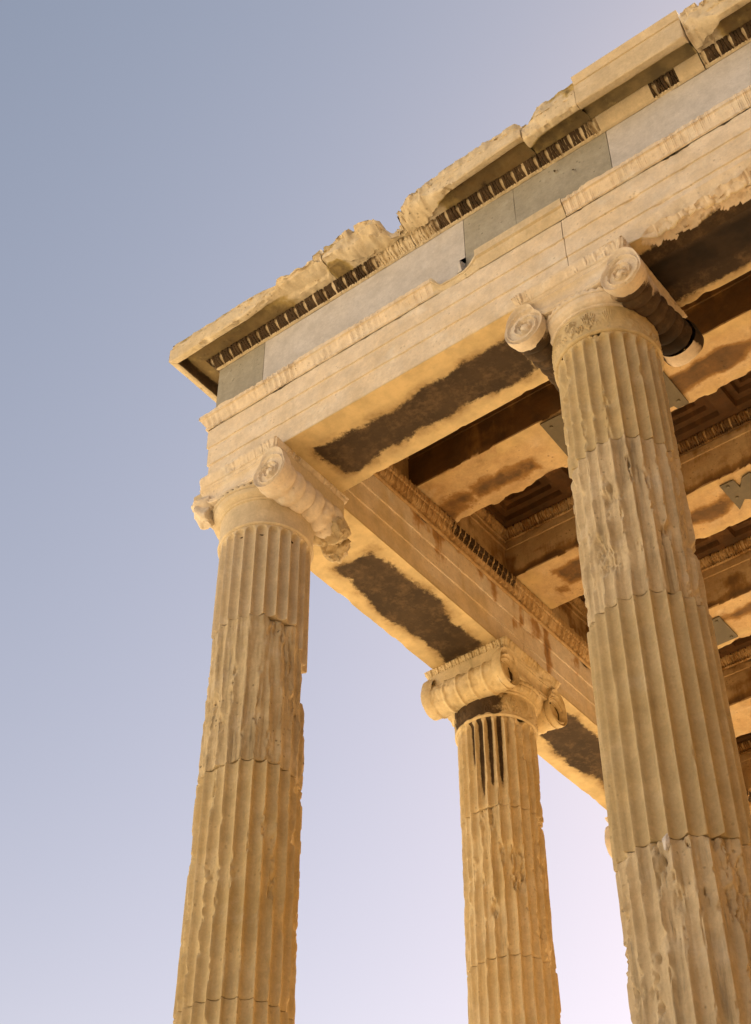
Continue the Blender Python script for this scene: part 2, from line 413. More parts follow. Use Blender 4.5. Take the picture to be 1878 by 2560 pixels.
def volute_face(mb, cx, cz, y0, R0, sgn_x, sgn_y, worn=.5, seed=1, thick=.075, eye=True, broken=None, dark=False):
    """spiral face looking along sgn_y*y; sgn_x = +1 for the volute on +x side"""
    nr, na = 34, 120
    ph = np.arange(na)/na*2*np.pi; rho = np.linspace(1, 0.02, nr)
    PH, RH = np.meshgrid(ph, rho, indexing='ij')
    Rm = R0*(1-.06*(PH/(2*np.pi)))+(.232-R0)*(1-sst(.05, 1.25, PH)+sst(5.5, 6.2, PH))
    r = RH*Rm
    k = .62
    turn = np.log(R0/np.maximum(r, 1e-4))/k-PH/(2*np.pi)
    fr = turn-np.floor(turn)
    ridge = np.exp(-(np.minimum(fr, 1-fr)/.11)**2)
    chan = -np.sin(np.pi*fr)**1.2
    h = .030*ridge+.030*chan
    h = np.maximum(h, .030*np.exp(-((1-RH)/.10)**2))
    h = np.where(r < .032, .020*np.sqrt(np.clip(1-(r/.034)**2, 0, 1)), h)
    h = h*(1-worn*.30)+.012*(1-RH)
    # angle PH=0 at the top, unwinding outward on the outer side
    X = cx+sgn_x*r*np.sin(PH); Zz = cz+r*np.cos(PH)
    P = arr(X, np.full_like(X, y0), Zz)
    h = h+fbm(P, (16, 16, 16), seed, 4)*.006*(.4+worn)-np.clip(fbm(P, (7, 7, 7), seed+9, 4)-.25, 0, 1)*.04*worn
    if broken: h = h-broken(X, Zz, r, PH)
    V = arr(X, y0+sgn_y*h, Zz)
    # rim wall back
    rim = V[:, :1].copy(); back = []
    for d, sc in ((.012, 1.02), (.03, 1.0), (.05, .96), (thick, .93)):
        q = rim.copy(); q[..., 1] = y0-sgn_y*d; q[..., 0] = cx+(q[..., 0]-cx)*sc; q[..., 2] = cz+(q[..., 2]-cz)*sc; back.append(q)
    V = np.concatenate(back[::-1]+[V], 1)
    cr = None
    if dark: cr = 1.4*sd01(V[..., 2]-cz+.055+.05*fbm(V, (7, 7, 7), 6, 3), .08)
    if broken: cr = np.concatenate([np.zeros((na, 4)), sst(.02, .05, broken(X, Zz, r, PH))], 1)  # broken hollow darkened in colour to read as a shaded hole
    mb.grid(V, True, False, cr, flip=(sgn_x*sgn_y > 0))
def bolster(mb, cx, cz, y0, y1, axis='y', seed=1, ridges=7, amp=.010, r0=.118, r1=.150, worn=.4, flare=True, crustf=None):
    ys = np.linspace(y0, y1, int(abs(y1-y0)/.008)); L_ = (ys-y0)/(y1-y0)
    mid = np.abs(2*L_-1) if flare == 'both' else (1-L_ if flare else np.zeros_like(L_))
    rr = r0+(r1-r0)*mid**2+(amp*(np.abs(np.sin(np.pi*ridges*L_))**.7-.4) if amp > 0 else -amp*np.exp(-(((ridges*L_+.5) % 1-.5)/.09)**2))
    na = 72; th = np.arange(na)/na*2*np.pi
    TH, R = np.meshgrid(th, rr, indexing='ij'); Y = np.broadcast_to(ys, R.shape)
    P = arr(cx+R*np.cos(TH), Y, cz+R*np.sin(TH))
    e = fbm(P, (15, 15, 15), seed, 4)*.006-np.clip(fbm(P, (8, 8, 8), seed+4, 4)-.15, 0, 1)*.10*worn
    R = R+e
    V = arr(cx+R*np.cos(TH), Y, cz+R*np.sin(TH))
    c0 = V.copy()[:, :1]; c0[..., 0] = cx; c0[..., 2] = cz; c1 = V.copy()[:, -1:]; c1[..., 0] = cx; c1[..., 2] = cz
    V = np.concatenate([c0, V, c1], 1)
    cr = None
    if crustf is not None:
        cr = np.zeros(V.shape[:2]); cr[:, 1:-1] = crustf(TH, Y, P)
    if axis == 'x': V = V[..., [1, 0, 2]]
    mb.grid(V, True, False, cr)
def band(mb, x0, x1, y0, sgn, worn=.4, seed=1):
    """canalis between two volutes"""
    nx, nv = 90, 26
    x = np.linspace(x0, x1, nx); v = np.linspace(0, 1, nv)
    X, Vv = np.meshgrid(x, v, indexing='ij')
    zt = -.088; q = np.clip((np.abs(X)-.20)/.20, 0, 1); zb = -.290-.012*np.cos(np.clip(X/.4, -1, 1)*np.pi/2)+.115*q*q*(3-2*q)
    Z = zt+(zb-zt)*Vv
    h = .020*np.exp(-((Vv-.05)/.06)**2)+.014*np.exp(-((Vv-.20)/.05)**2)+.020*np.exp(-((Vv-.95)/.06)**2)+.012*np.exp(-((Vv-.80)/.05)**2)-.018*np.sin(np.pi*np.clip((Vv-.2)/.6, 0, 1))
    P = arr(X, np.full_like(X, y0), Z)
    h = h*(1-.35*worn)+fbm(P, (12, 12, 12), seed, 4)*.005-np.clip(fbm(P, (6, 6, 6), seed+3, 4)-.25, 0, 1)*.06*worn
    Y = y0+sgn*h
    top = np.stack([X[:, 0], np.full(nx, y0-sgn*.12), Z[:, 0]], -1)[:, None]; bot = np.stack([X[:, -1], np.full(nx, y0-sgn*.10), Z[:, -1]], -1)[:, None]
    V = np.concatenate([top, arr(X, Y, Z), bot], 1)
    mb.grid(V, flip=(sgn < 0))
def abacus(mb, hw, worn=.5, seed=1, relief=True, gap=None):
    """square ovolo slab, four mitred carved sides plus top and bottom"""
    pr = [(-.040, -.085), (-.030, -.078), (-.026, -.070), (-.014, -.045), (-.004, -.025), (.0, -.010), (.0, -.001)]
    p, ar = subdiv(pr, .006, False); n = pnorm(p, False)
    v = np.linspace(0, 1, len(p))
    N = 150
    for k in range(4):
        t = np.linspace(-1, 1, N)[:, None]
        o = p[:, 0][None]; A = (hw+o)*t
        u = (A/.075+.5) % 1-.5
        P = arr(A, np.broadcast_to(-(hw+o), A.shape), np.broadcast_to(p[:, 1], A.shape))
        h = egg(u, np.broadcast_to(v, A.shape))*.022*np.clip(1-worn*(1+1.5*fbm(P+k*3, (5, 5, 5), seed, 3)), 0, 1) if relief else 0*A
        ed = np.clip(np.abs(t)-.93, 0, 1)*6
        h = h*np.clip((.97-np.abs(t))*30, 0, 1)+fbm(P*np.sign([1, 1, 1])+k*0, (14, 14, 14), seed+2, 4)*.004-np.clip(fbm(P+k*7, (5, 5, 5), seed+6, 4)-.22+.3*ed, 0, 1)*.07*worn
        h = h*np.clip((1-np.abs(t))*25, 0, 1)+.012*np.clip(np.abs(t)-.96, 0, 1)*25*-1
        A = A-np.sign(t)*.012*np.clip(np.abs(t)-.96, 0, 1)*25*(np.abs(t) > .9)
        V = arr(A, -(hw+o-0*A)-h*(1), p[:, 1]-0*A)
        c, s_ = math.cos(k*math.pi/2), math.sin(k*math.pi/2)
        V = np.stack([c*V[..., 0]-s_*V[..., 1], s_*V[..., 0]+c*V[..., 1], V[..., 2]], -1)
        mb.grid(V, flip=True)
    b = hw-.042
    mb._add(np.array([(-b, -b, -.085), (b, -b, -.085), (b, b, -.085), (-b, b, -.085)]), np.array([(0, 3, 2, 1)]))
    b = hw-.001
    mb._add(np.array([(-b, -b, -.0012), (b, -b, -.0012), (b, b, -.0012), (-b, b, -.0012)]), np.array([(0, 1, 2, 3)]))

VX, VZ, VR, FY = .385, -.322, .157, .403
def make_column(x, y, label, drums, cap, base_rot=0):
    root = thing('ionic_column', (x, y, -7.64), label, 'column', 'fluted columns carrying the porch beams')
    for (zt, zb, kw, mat) in drums:
        drum((x, y), zt, zb, **kw).build('drum', M[mat], root, sharp=55)
    # base: two tori and a scotia
    mb = MB()
    def tor(z0, z1, r): return [(r-.04+.04*math.sin(math.pi*i/10), z0+(z1-z0)*i/10) for i in range(11)]
    pr = tor(-7.64, -7.50, .565)+[(.46, -7.49), (.455, -7.43), (.48, -7.39)]+tor(-7.385, -7.27, .515)+[(.42, -7.25), (.41, -7.20), (.39, -7.19)]
    lathe(mb, pr, (x, y, 0), 96, ml=.02, flip=True); mb.build('base', M['column'], root)
    # capital
    rot = cap.get('rot', 0); c_, s_ = math.cos(rot), math.sin(rot)
    def xf(V): return np.stack([c_*V[:, 0]-s_*V[:, 1]+x, s_*V[:, 0]+c_*V[:, 1]+y, V[:, 2]], -1)
    mat = M[cap.get('mat', 'column')]; wn_ = cap.get('worn', .5); sd_ = cap.get('seed', 5)
    # echinus and braided ring = the capital's body
    mb = MB()
    er = cap.get('ech_relief', .012)
    lathe(mb, [(.36, -.425), (.378, -.420), (.384, -.412), (.378, -.404), (.395, -.395), (.418, -.375), (.428, -.350), (.424, -.338)], n=24*14, ml=.006, flip=True,
          relief=lambda th, v, h, P: er*egg((th/(2*np.pi)*24) % 1-.5, np.clip((v-.35)/.65, 0, 1))*(v > .35)*np.clip(1-wn_*(1+1.5*fbm(P, (5, 5, 5), sd_, 3)), 0, 1),
          seed=sd_, crustf=cap.get('ech_crust'))
    def braid(th, v, h, P):
        u = th/(2*np.pi)*52
        w = np.clip(1-wn_*.9*(1+1.8*fbm(P, (6, 6, 6), sd_+3, 3)), 0, 1)
        hole = np.exp(-(((u % 1-.5)/.22)**2+((v-.30)/.13)**2))+np.exp(-((((u+.5) % 1-.5)/.22)**2+((v-.70)/.13)**2))
        return -.020*hole*w
    lathe(mb, [(.420, -.340), (.434, -.332), (.441, -.312), (.434, -.292), (.415, -.284), (.30, -.280)], n=52*10, ml=.004, relief=braid, seed=sd_+2, flip=True, crustf=(lambda th, v, h, P: np.clip(-braid(th, v, h, P)/.012, 0, 1)) if cap.get('corner') else cap.get('ech_crust'))  # corner braid holes darkened in colour by depth, as shaded hollows
    mb.box(-.40, .40, -.36, .36, -.30, -.083)
    mb.box(-.452, .452, -.385, .385, -.235, -.081)
    body = mb.build('capital', M[cap.get('ech_mat', cap.get('mat', 'column'))], root, xf=xf)
    def xfa(V):
        if cap.get('corner'):
            V = V.copy(); over = np.clip(-(V[:, 0]+V[:, 1])-.76-.05*fbm(V, (6, 6, 6), 3, 3), 0, 1); V[:, 0] += over*.5; V[:, 1] += over*.5
        return xf(V)
    mb = MB(); abacus(mb, .452, cap.get('ab_worn', wn_), sd_+1); mb.build('abacus', mat, body, xf=xfa)
    if not cap.get('corner'):
        for sy in (-1, 1):
            mb = MB(); band(mb, -VX-.055, VX+.055, sy*FY, sy, wn_, sd_+sy); mb.build('volute_band', mat, body, xf=xf)
            for sx in (-1, 1):
                mb = MB(); br = cap.get('broken', {}).get((sx, sy))
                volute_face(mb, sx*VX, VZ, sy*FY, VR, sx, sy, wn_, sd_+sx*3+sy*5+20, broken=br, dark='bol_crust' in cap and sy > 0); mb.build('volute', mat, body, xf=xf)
        for sx in (-1, 1):
            mb = MB(); bolster(mb, sx*(VX-.01), VZ, -.365, cap.get('by1', .345), r1=cap.get('br1', .150), r0=cap.get('br0', .118), seed=sd_+sx+9, ridges=cap.get('ridges', 8), amp=cap.get('ramp', .018), flare='both', worn=wn_*.8, crustf=cap.get('bol_crust', {}).get(sx))
            mb.build('bolster', M[cap.get('bol_mat', cap.get('mat', 'column'))], body, xf=xf)
    else:
        mir = lambda V: xf(np.stack([V[:, 1], V[:, 0], V[:, 2]], -1))
        for X_ in (xf, mir):
            CX, CZ, CR, CY = .388, -.326, .158, .412
            mb = MB(); band(mb, -CX+.03, CX+.055, -CY+.008, -1, wn_, sd_); mb.build('volute_band', mat, body, xf=X_)
            mb = MB(); volute_face(mb, CX, CZ, -CY, CR, 1, -1, wn_*.6, sd_+23); mb.build('volute', mat, body, xf=X_)
            mb = MB(); bolster(mb, CX-.015, CZ, -.375, .34 if X_ is xf else .05, seed=sd_+9, ridges=6, amp=.016, flare=True, r0=.128, r1=.150, worn=wn_*1.1); mb.build('bolster', mat, body, xf=X_)
        mb = MB(); rock(mb, (-.335, -.365, -.315), .088, 12, squash=(1, 1, 1.1), amp=.2); rock(mb, (-.33, -.34, -.22), .10, 4, squash=(1, 1, .8)); mb.build('volute', mat, body, xf=xf)
        mb = MB()
        rock(mb, (.34, .37, -.34), .14, 9, squash=(.9, .9, 1.1), amp=.6); rock(mb, (.31, .46, -.42), .10, 21, amp=.7); rock(mb, (.44, .32, -.40), .10, 27, amp=.7)
        mb.build('volute', M['worn'], body, xf=xf)
    # necking
    mb = MB(); nr = cap.get('neck_relief')
    lathe(mb, [(.345, -.6605), (.356, -.660), (.366, -.652), (.368, -.645), (.364, -.637), (.3600, -.633), (.3620, -.56), (.3615, -.48), (.364, -.44), (.366, -.424)], n=360 if nr else 160, ml=.006, relief=nr, seed=sd_+40, crustf=cap.get('neck_crust'), flip=True, rough=.003)
    mb.build('necking', M[cap.get('neck_mat', cap.get('mat', 'column'))], root, xf=lambda V: V+np.array((x, y, 0)))
    return root

def anthemion(amp, wear, seed):
    def f(th, v, h, P):
        z = (h+.63)/.20; u = (th/(2*np.pi)*16) % 1-.5; alt = np.floor(th/(2*np.pi)*16) % 2
        g = 0
        for k in (-3, -2, -1, 0, 1, 2, 3):
            cu = .13*k*np.clip(z, 0, 1)**.7; w = .030
            g = np.maximum(g, np.exp(-((u-cu)/w)**2)*(np.abs(z-.5) < (.42-.05*abs(k))))
        rr = np.sqrt(((np.abs(u)-.40)/.6)**2*1.2+((z-.25)/1.1)**2)
        g = np.maximum(g, np.exp(-((rr-.13)/.03)**2))
        w = np.clip(1-wear*(1+1.7*fbm(P, (6, 6, 6), seed, 3)), 0, 1)
        m = (z > 0) & (z < 1)
        return np.where(m, amp*g*w-np.clip(fbm(P, (12, 12, 12), seed+1, 4)-.2, 0, 1)*.03*wear, 0)
    return f

# corner column
aR = math.radians(40)       # silhouette on the inner side, seen from the camera
def stepA(th):
    da = np.abs((th-math.radians(36)+np.pi) % (2*np.pi)-np.pi)
    dl = np.abs((th+math.radians(150)+np.pi) % (2*np.pi)-np.pi)
    return -1.515-.17*(da < .42)-.07*(da < .26)-.10*(dl < .16)+.004*np.sin(th*7)
zA = lambda b, a=.008: (lambda th: b+a*np.sin(th*3+b)+a*.6*np.sin(th*11))
def holesA(TH, Z, ph, P):
    idx = np.floor(TH/(2*np.pi)*NF).astype(int) % NF; rg = np.random.RandomState(9)
    on = rg.rand(NF)[idx] < .55; cz = -.705-.035*rg.rand(NF)[idx]; sz = .007+.016*rg.rand(NF)[idx]*sst(math.radians(-70), math.radians(20), (TH+np.pi) % (2*np.pi)-np.pi)
    return np.where(on, 1.15*np.exp(-(((Z-cz)/sz)**2+((ph+.06)/.20)**2)), 0)
drA = [(-.660, lambda th: stepA(th)+.004, dict(seed=11, worn=0., chip=.004, thr=.35, top_round=True, depth=.044, crustf=holesA), 'fresh'),
       (lambda th: stepA(th)-.004, zA(-2.745), dict(seed=12, worn=.85, chip=.024, thr=.06, chunk=[(aR, .42, -2.1, -1.50, .05), (math.radians(48), .25, -1.78, -1.6, .06)], depth=.032), 'worn'),
       (lambda th: zA(-2.745)(th)-.005, zA(-4.39, .004), dict(seed=13, worn=.16, chip=.026, thr=.06), 'column'),
       (lambda th: zA(-4.39, .004)(th)-.005, -5.9, dict(seed=14, worn=.25, chip=.026, thr=.07), 'column'),
       (-5.904, -7.19, dict(seed=15, worn=.25, chip=.02, thr=.1, dz=.05), 'column')]
make_column(0, 0, 'fluted corner column whose smooth pale top drum overhangs a chipped darker drum', drA,
            dict(corner=True, worn=.35, seed=5, mat='front', ech_mat='fresh', neck_mat='fresh', ech_relief=0.0, ab_worn=.72))
# front column near the camera
drB = [(-.660, zA(-1.63, .006), dict(seed=21, worn=.08, chip=.022, thr=.08, top_round=True), 'near'),
       (lambda th: zA(-1.63, .006)(th)-.006, zA(-2.88, .01), dict(seed=22, worn=.70, chip=.026, thr=.07), 'nearworn'),
       (lambda th: zA(-2.88, .01)(th)-.005, zA(-4.43, .012), dict(seed=23, worn=.0, chip=.008, thr=.22, depth=.044), 'near'),
       (lambda th: zA(-4.43, .012)(th)-.005, -5.9, dict(seed=24, worn=.75, chip=.030, thr=.05), 'nearworn'),
       (-5.904, -7.19, dict(seed=25, worn=.3, chip=.02, thr=.1, dz=.05), 'near')]
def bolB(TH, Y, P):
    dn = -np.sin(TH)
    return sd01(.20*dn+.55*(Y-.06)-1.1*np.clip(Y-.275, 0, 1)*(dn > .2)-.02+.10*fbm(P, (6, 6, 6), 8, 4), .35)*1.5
colB = make_column(3.07, 0, 'thick fluted column nearest the camera, with carved leaf band below its scroll capital', drB,
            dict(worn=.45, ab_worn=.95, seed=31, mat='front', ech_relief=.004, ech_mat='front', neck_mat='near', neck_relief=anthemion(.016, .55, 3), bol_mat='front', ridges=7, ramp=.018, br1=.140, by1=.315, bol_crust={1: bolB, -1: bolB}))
mb = MB(); rock(mb, (3.146, -.350, -4.468), .022, 3, squash=(.9, .9, 1.7)); mb.build('marble_patch', M['white'], colB)
# side column behind
def c_neck(th, v, h, P):
    da = np.abs((th+math.radians(88)+np.pi) % (2*np.pi)-np.pi)
    return sd01(.85-da+.55*fbm(P, (7, 7, 7), 4, 4), .7)*np.clip((h+.655+.05*fbm(P, (9, 9, 1), 6, 3))/.05, 0, 1)
def c_flute(TH, Z, ph, P):
    da = np.abs((TH+math.radians(72)+np.pi) % (2*np.pi)-np.pi)
    idx = np.floor(TH/(2*np.pi)*NF).astype(int); rng = np.random.RandomState(5).rand(NF); ln = .30+1.10*rng[idx]**1.2
    return np.clip(1.15-np.abs(ph)/.36, 0, 1)*sst(.80, .30, da)*np.clip((Z+.70+ln)/ln*1.6*(1+.5*fbm(P, (25, 25, 3), 3, 3)), 0, 1)
drC = [(-.660, zA(-1.54, .006), dict(seed=41, worn=.12, chip=.018, thr=.10, top_round=True, crustf=c_flute), 'side'),
       (lambda th: zA(-1.54, .006)(th)-.005-.06*(np.abs((th-.2) % (2*np.pi)) < .5), zA(-2.88, .006), dict(seed=42, worn=.75, chip=.026, thr=.06), 'side'),
       (lambda th: zA(-2.88, .006)(th)-.005, -4.4, dict(seed=43, worn=.4, chip=.02, thr=.1), 'side'),
       (-4.405, -5.9, dict(seed=44, worn=.3, chip=.02, thr=.1, dz=.03), 'side'),
       (-5.904, -7.19, dict(seed=45, worn=.3, chip=.02, thr=.1, dz=.05), 'side')]
def brk(lo, seed):
    def f(X, Z, r, PH): return np.where((r < .12), .07, 0)*1.0*sst(lo, lo-.03, r+.03*fbm(arr(X, 0*X, Z), (9, 9, 9), seed, 3))
    return f
capC = dict(rot=math.pi/2, worn=.45, seed=51, mat='side', neck_mat='side', ridges=5, ramp=-.011, br0=.145, ech_relief=.014, neck_relief=anthemion(.012, .5, 8),
            neck_crust=c_neck, ech_crust=lambda th, v, h, P: sd01(.50-np.abs((th+math.radians(178)+np.pi) % (2*np.pi)-np.pi), .7),
            broken={(1, -1): brk(.12, 4), (-1, -1): brk(.115, 6)})
make_column(0, 3.12, 'rear side column, black crust on its neck and dark drips down flutes', drC, capC)
drD = [(-.660, -2.2, dict(seed=61, worn=.2, chip=.02, thr=.1, top_round=True, dz=.02, ns=10), 'column'),
       (-2.205, -3.9, dict(seed=62, worn=.4, chip=.024, thr=.08, dz=.02, ns=10), 'worn'),
       (-3.905, -5.6, dict(seed=63, worn=.3, chip=.02, thr=.1, dz=.03, ns=10), 'column'),
       (-5.604, -7.19, dict(seed=64, worn=.3, chip=.02, thr=.1, dz=.05, ns=10), 'column')]
make_column(0, 6.24, 'farthest side column, almost hidden behind the thick front column', drD, dict(rot=math.pi/2, worn=.5, seed=71, mat='front'))

# ------------------------------------------------------------------ architraves
arch = [(-s, 0), (-s, .228), (-s-.012, .231), (-s-.012, .428), (-s-.024, .431), (-s-.024, .628), (-s-.020, .632),
        (-s+.02, .64), (-s+.02, .775), (s-.02, .775), (s-.02, .64), (s+.020, .632), (s+.024, .628), (s+.024, .431), (s+.012, .428), (s+.012, .231), (s, .228), (s, 0)]
arch = arch[::-1]
def arch_section(side):
    # interior profile mirrored: c negative = outside
    return [(c, z) for c, z in arch]
FR = [(.62, 2.40, -.135, .205), (3.36, 6.0, -.17, .215)]
RT = [(1.02, 2.70, -.20, .235), (3.45, 5.75, -.16, .25), (6.7, 8.8, -.2, .23)]
def crust_rects(rects):
    def f(A, C, Z, P):
        sdm = np.max([rectsd(A, C, *r) for r in rects], 0)
        nn = fbm(P, (1.7, 1.7, 1.7), 77, 3)*.16
        return np.where(Z < .03, sd01(sdm+nn*.6, .14)*np.where((A > 3.3) & (len(rects) == 2), 1.5, 1.0), 0)
    return f
def rust_soffit(A, C, Z, P): return np.where(Z < .02, -.80, np.where(C > s-.015, -.45, 0.))  # warm tint on underside and inner face, standing in for ground bounce and patina
def rust_side(A, C, Z, P):
    st = fbm(P, (2, 7, .7), 61, 4)*.9+fbm(P, (1, 1.3, 1), 62, 3)*.9
    dr = np.clip(-.02+st*1.0+(Z-.48)*1.3+.30*np.exp(-((A-1.35)/.28)**2), -.6, .95)
    return np.where((C > s-.015) & (Z > .10), np.maximum(dr, -.5), rust_soffit(A, C, Z, P))
def front_spall(A, C, Z, P):
    # broken lower edge of the front beam right of the thick column
    g = sst(3.50, 3.75, A)*sst(6.2, 5.0, A)
    e = np.clip(1-(np.abs(C+s)*.85+np.abs(Z)*1.2)/.20, 0, 1)**.7
    n = fbm(P, (4, 4, 4), 201, 5, .6)
    return -g*e*(.085+.11*n+.012*facet(P, (9, 9, 9), 205)+.03*fbm(P, (22, 22, 22), 206, 4, .7))
fa = thing('front_architrave', (1.5, -.2, 0), 'long pale marble beam of three stepped bands on the front columns, its underside blackened', 'architrave')
mb = MB(); sweep(mb, arch, 0, 3.048, 'x', mitre=True, seed=5, crustf=crust_rects(FR), rustf=rust_soffit, chip=.010, chipthr=.2, rough=.0035)
mb.build('architrave_block', M['front'], fa, sharp=30)
mb = MB(); sweep(mb, arch, 3.054, 6.14, 'x', seed=6, crustf=crust_rects(FR), rustf=rust_soffit, chip=.012, chipthr=.18, extra=front_spall, rough=.004, ds=.015, ml=.015)
mb.build('architrave_block', M['front'], fa, sharp=30)
ra = thing('side_architrave', (-.2, 3, 0), 'receding marble beam on the side columns, black crust strip along its underside', 'architrave')
mb = MB(); sweep(mb, arch, 0, 3.118, 'y', mitre=True, seed=8, crustf=crust_rects(RT), rustf=rust_side, chip=.008, chipthr=.2, rough=.003, flip=True)
mb.build('architrave_block', M['front'], ra, sharp=30)
mb = MB(); sweep(mb, arch, 3.123, 9.7, 'y', seed=9, crustf=crust_rects(RT), rustf=rust_side, chip=.010, chipthr=.2, rough=.003, ds=.04, flip=True)
mb.build('architrave_block', M['front'], ra, sharp=30)
# crowning mouldings of the outer face
lower = [(-s-.026, .633), (-s-.040, .637), (-s-.043, .650), (-s-.036, .660), (-s-.040, .668), (-s-.052, .690), (-s-.066, .715), (-s-.072, .735), (-s-.088, .740), (-s-.090, .775), (-s-.06, .779), (-s+.05, .780)]
cm_w = lambda w: dict(P_=.056, amp=.016, fn=leaf, wear=w, ml=.006, rough=.004, ds=.004)
def broken_top(x0, x1, d):  # the moulding's upper part broken away between x0 and x1
    return None
mb = MB(); strip(mb, lower, 0, 1.93, 'x', mitre=True, seed=31, **cm_w(.50)); mb.build('crown_moulding', M['front'], fa)
# broken stretch: falls off in a curve
pr_b = [(-s-.026, .633), (-s-.040, .637), (-s-.043, .650), (-s-.034, .664), (-s-.02, .70), (-s+.02, .715), (-s+.06, .72)]
mb = MB()
def fall(A, u, v, P): return None
N = 60; A = np.linspace(1.93, 2.34, N)[:, None]
pa, _ = subdiv(lower, .008); pa2 = pa.copy(); pa2[:, 0] = np.maximum(pa[:, 0]*.6+(-s+.01)*.4, -s-.05); pa2[:, 1] = .633+(pa[:, 1]-.633)*.40
tt = np.clip((A-1.93)/.08, 0, 1)*np.clip((2.42-A)/.22, 0, 1); tt = sst(0, 1, tt)
C = pa[:, 0]+(pa2[:, 0]-pa[:, 0])*tt; Z = pa[:, 1]+(pa2[:, 1]-pa[:, 1])*tt
P = arr(A, C, Z); nz = fbm(P, (10, 10, 10), 5, 5, .6)*.022; V = arr(A, C+nz*.6, Z+nz*.7*np.clip((Z-.64)/.05, 0, 1)); mb.grid(V, flip=True); mb.build('crown_moulding', M['cornice'], fa)
plain = [(-s-.026, .633), (-s-.034, .640), (-s-.046, .668), (-s-.062, .690), (-s-.066, .712), (-s-.086, .718), (-s-.090, .792), (-s+.05, .795)]
mb = MB(); strip(mb, plain, 2.34, 3.10, 'x', .1, 0, leaf, seed=33, wear=.12, rough=.0015, ds=.02)
mb._add(np.array([(3.10, c, z) for c, z in plain]+[(3.10, -s+.05, .633)]), np.zeros((0, 4), int)); mb.ng = [[mb.n-1-i for i in range(len(plain)+1)]]
mb.build('crown_moulding', M['fresh'], fa)
mb = MB(); strip(mb, lower, 3.105, 6.14, 'x', seed=35, **cm_w(.46)); mb.build('crown_moulding', M['front'], fa)
mb = MB(); strip(mb, [(c, z) for c, z in lower], 0, 9.7, 'y', mitre=True, seed=36, **cm_w(.5)); mb.build('crown_moulding', M['front'], ra)
# inner mouldings
inner = [(s+.022, .633), (s+.040, .640), (s+.044, .655), (s+.034, .668), (s+.036, .680), (s+.060, .715), (s+.078, .755), (s+.076, .770), (s+.094, .778), (s+.098, .835), (s+.02, .838)]
def in_crust(A, u, v, P): return (.22+.5*sst(1.75, 2.1, A)*sst(3.1, 2.8, A)+.35*sst(4.2, 4.6, A)+.35*fbm(P, (1.1, 1.1, 1.1), 91, 3))*(.55+.6*(1-np.clip(egg(u, v)*1.2, 0, 1)))*np.clip((v-.3)/.1, 0, 1)*np.clip((.93-v)/.04, 0, 1)
def in_rust(A, u, v, P): return .30+.25*fbm(P, (1.5, 1.5, 1.5), 92, 3)
mb = MB(); strip(mb, inner, s, 9.7, 'y', .075, .020, egg, seed=41, wear=.38, crustf=in_crust, rustf=in_rust, ml=.007); mb.build('inner_moulding', M['ceiling'], ra)
for o in (ra,): pass
mb = MB(); strip(mb, inner, s, 6.14, 'x', .075, .020, egg, seed=42, wear=.38, crustf=in_crust, rustf=in_rust, ds=.02, ml=.012); mb.build('inner_moulding', M['ceiling'], fa)

# ------------------------------------------------------------------ frieze
fz = thing('frieze', (1.5, -.3, .78), 'smooth course of grey and pale lilac stone slabs above the pale beams, below the cornice', 'frieze')
def slab(a0, a1, axis, mat, seed, mitre=False, holes=(), ds=.02, y=-.349, cut=None, label=None):
    pr = [(y+.22, .755), (y+.22, 1.384), (y, 1.384), (y, .755)][::-1]
    def ex(A, C, Z, P):
        h = 0*A
        f = C < y+.005
        for (hx, hz) in holes: h = h-.03*np.exp(-(((A-hx)**2+(Z-hz)**2)/.014**2)**2)*f
        if cut is not None: h = h-cut(A, Z)*f
        return h
    mb = MB(); sweep(mb, pr, a0, a1, axis, ds=ds, mitre=mitre, seed=seed, chip=.006, chipthr=.22, rough=.0025, ml=.02, extra=ex,
                     crustf=(lambda A, C, Z, P: np.clip(np.max([0*A]+[1.1*np.exp(-(((A-hx)**2+(Z-hz)**2)/.012**2)**2) for hx, hz in holes], 0), 0, 1)) if holes else None)  # dowel holes coloured dark as well as sunk
    o = mb.build('frieze_slab', M[mat], fz)
    if label: o['label'] = label
slab(0, .163, 'x', 'grey', 61, True, holes=[(.02, 1.24), (-.21, 1.10)], ds=.01, label='dark grey corner slab with dowel holes')
slab(.167, 2.20, 'x', 'pale', 62, label='long pale lilac slab', cut=lambda A, Z: .08*sst(2.10, 2.16, A)*sst(.74, .70, Z-.10*(A-2.1)/.1))
slab(2.206, 2.668, 'x', 'grey', 63)
slab(2.671, 3.497, 'x', 'grey', 64, holes=[(3.20, 1.14), (3.05, 1.27)], ds=.012)
slab(3.503, 5.2, 'x', 'pale', 65, label='long pale grey slab')
slab(5.204, 6.14, 'x', 'grey', 66, ds=.04)
slab(0, 3.1, 'y', 'pale', 67, True, ds=.04); slab(3.104, 6.3, 'y', 'grey', 68, ds=.05); slab(6.304, 9.7, 'y', 'pale', 69, ds=.05)

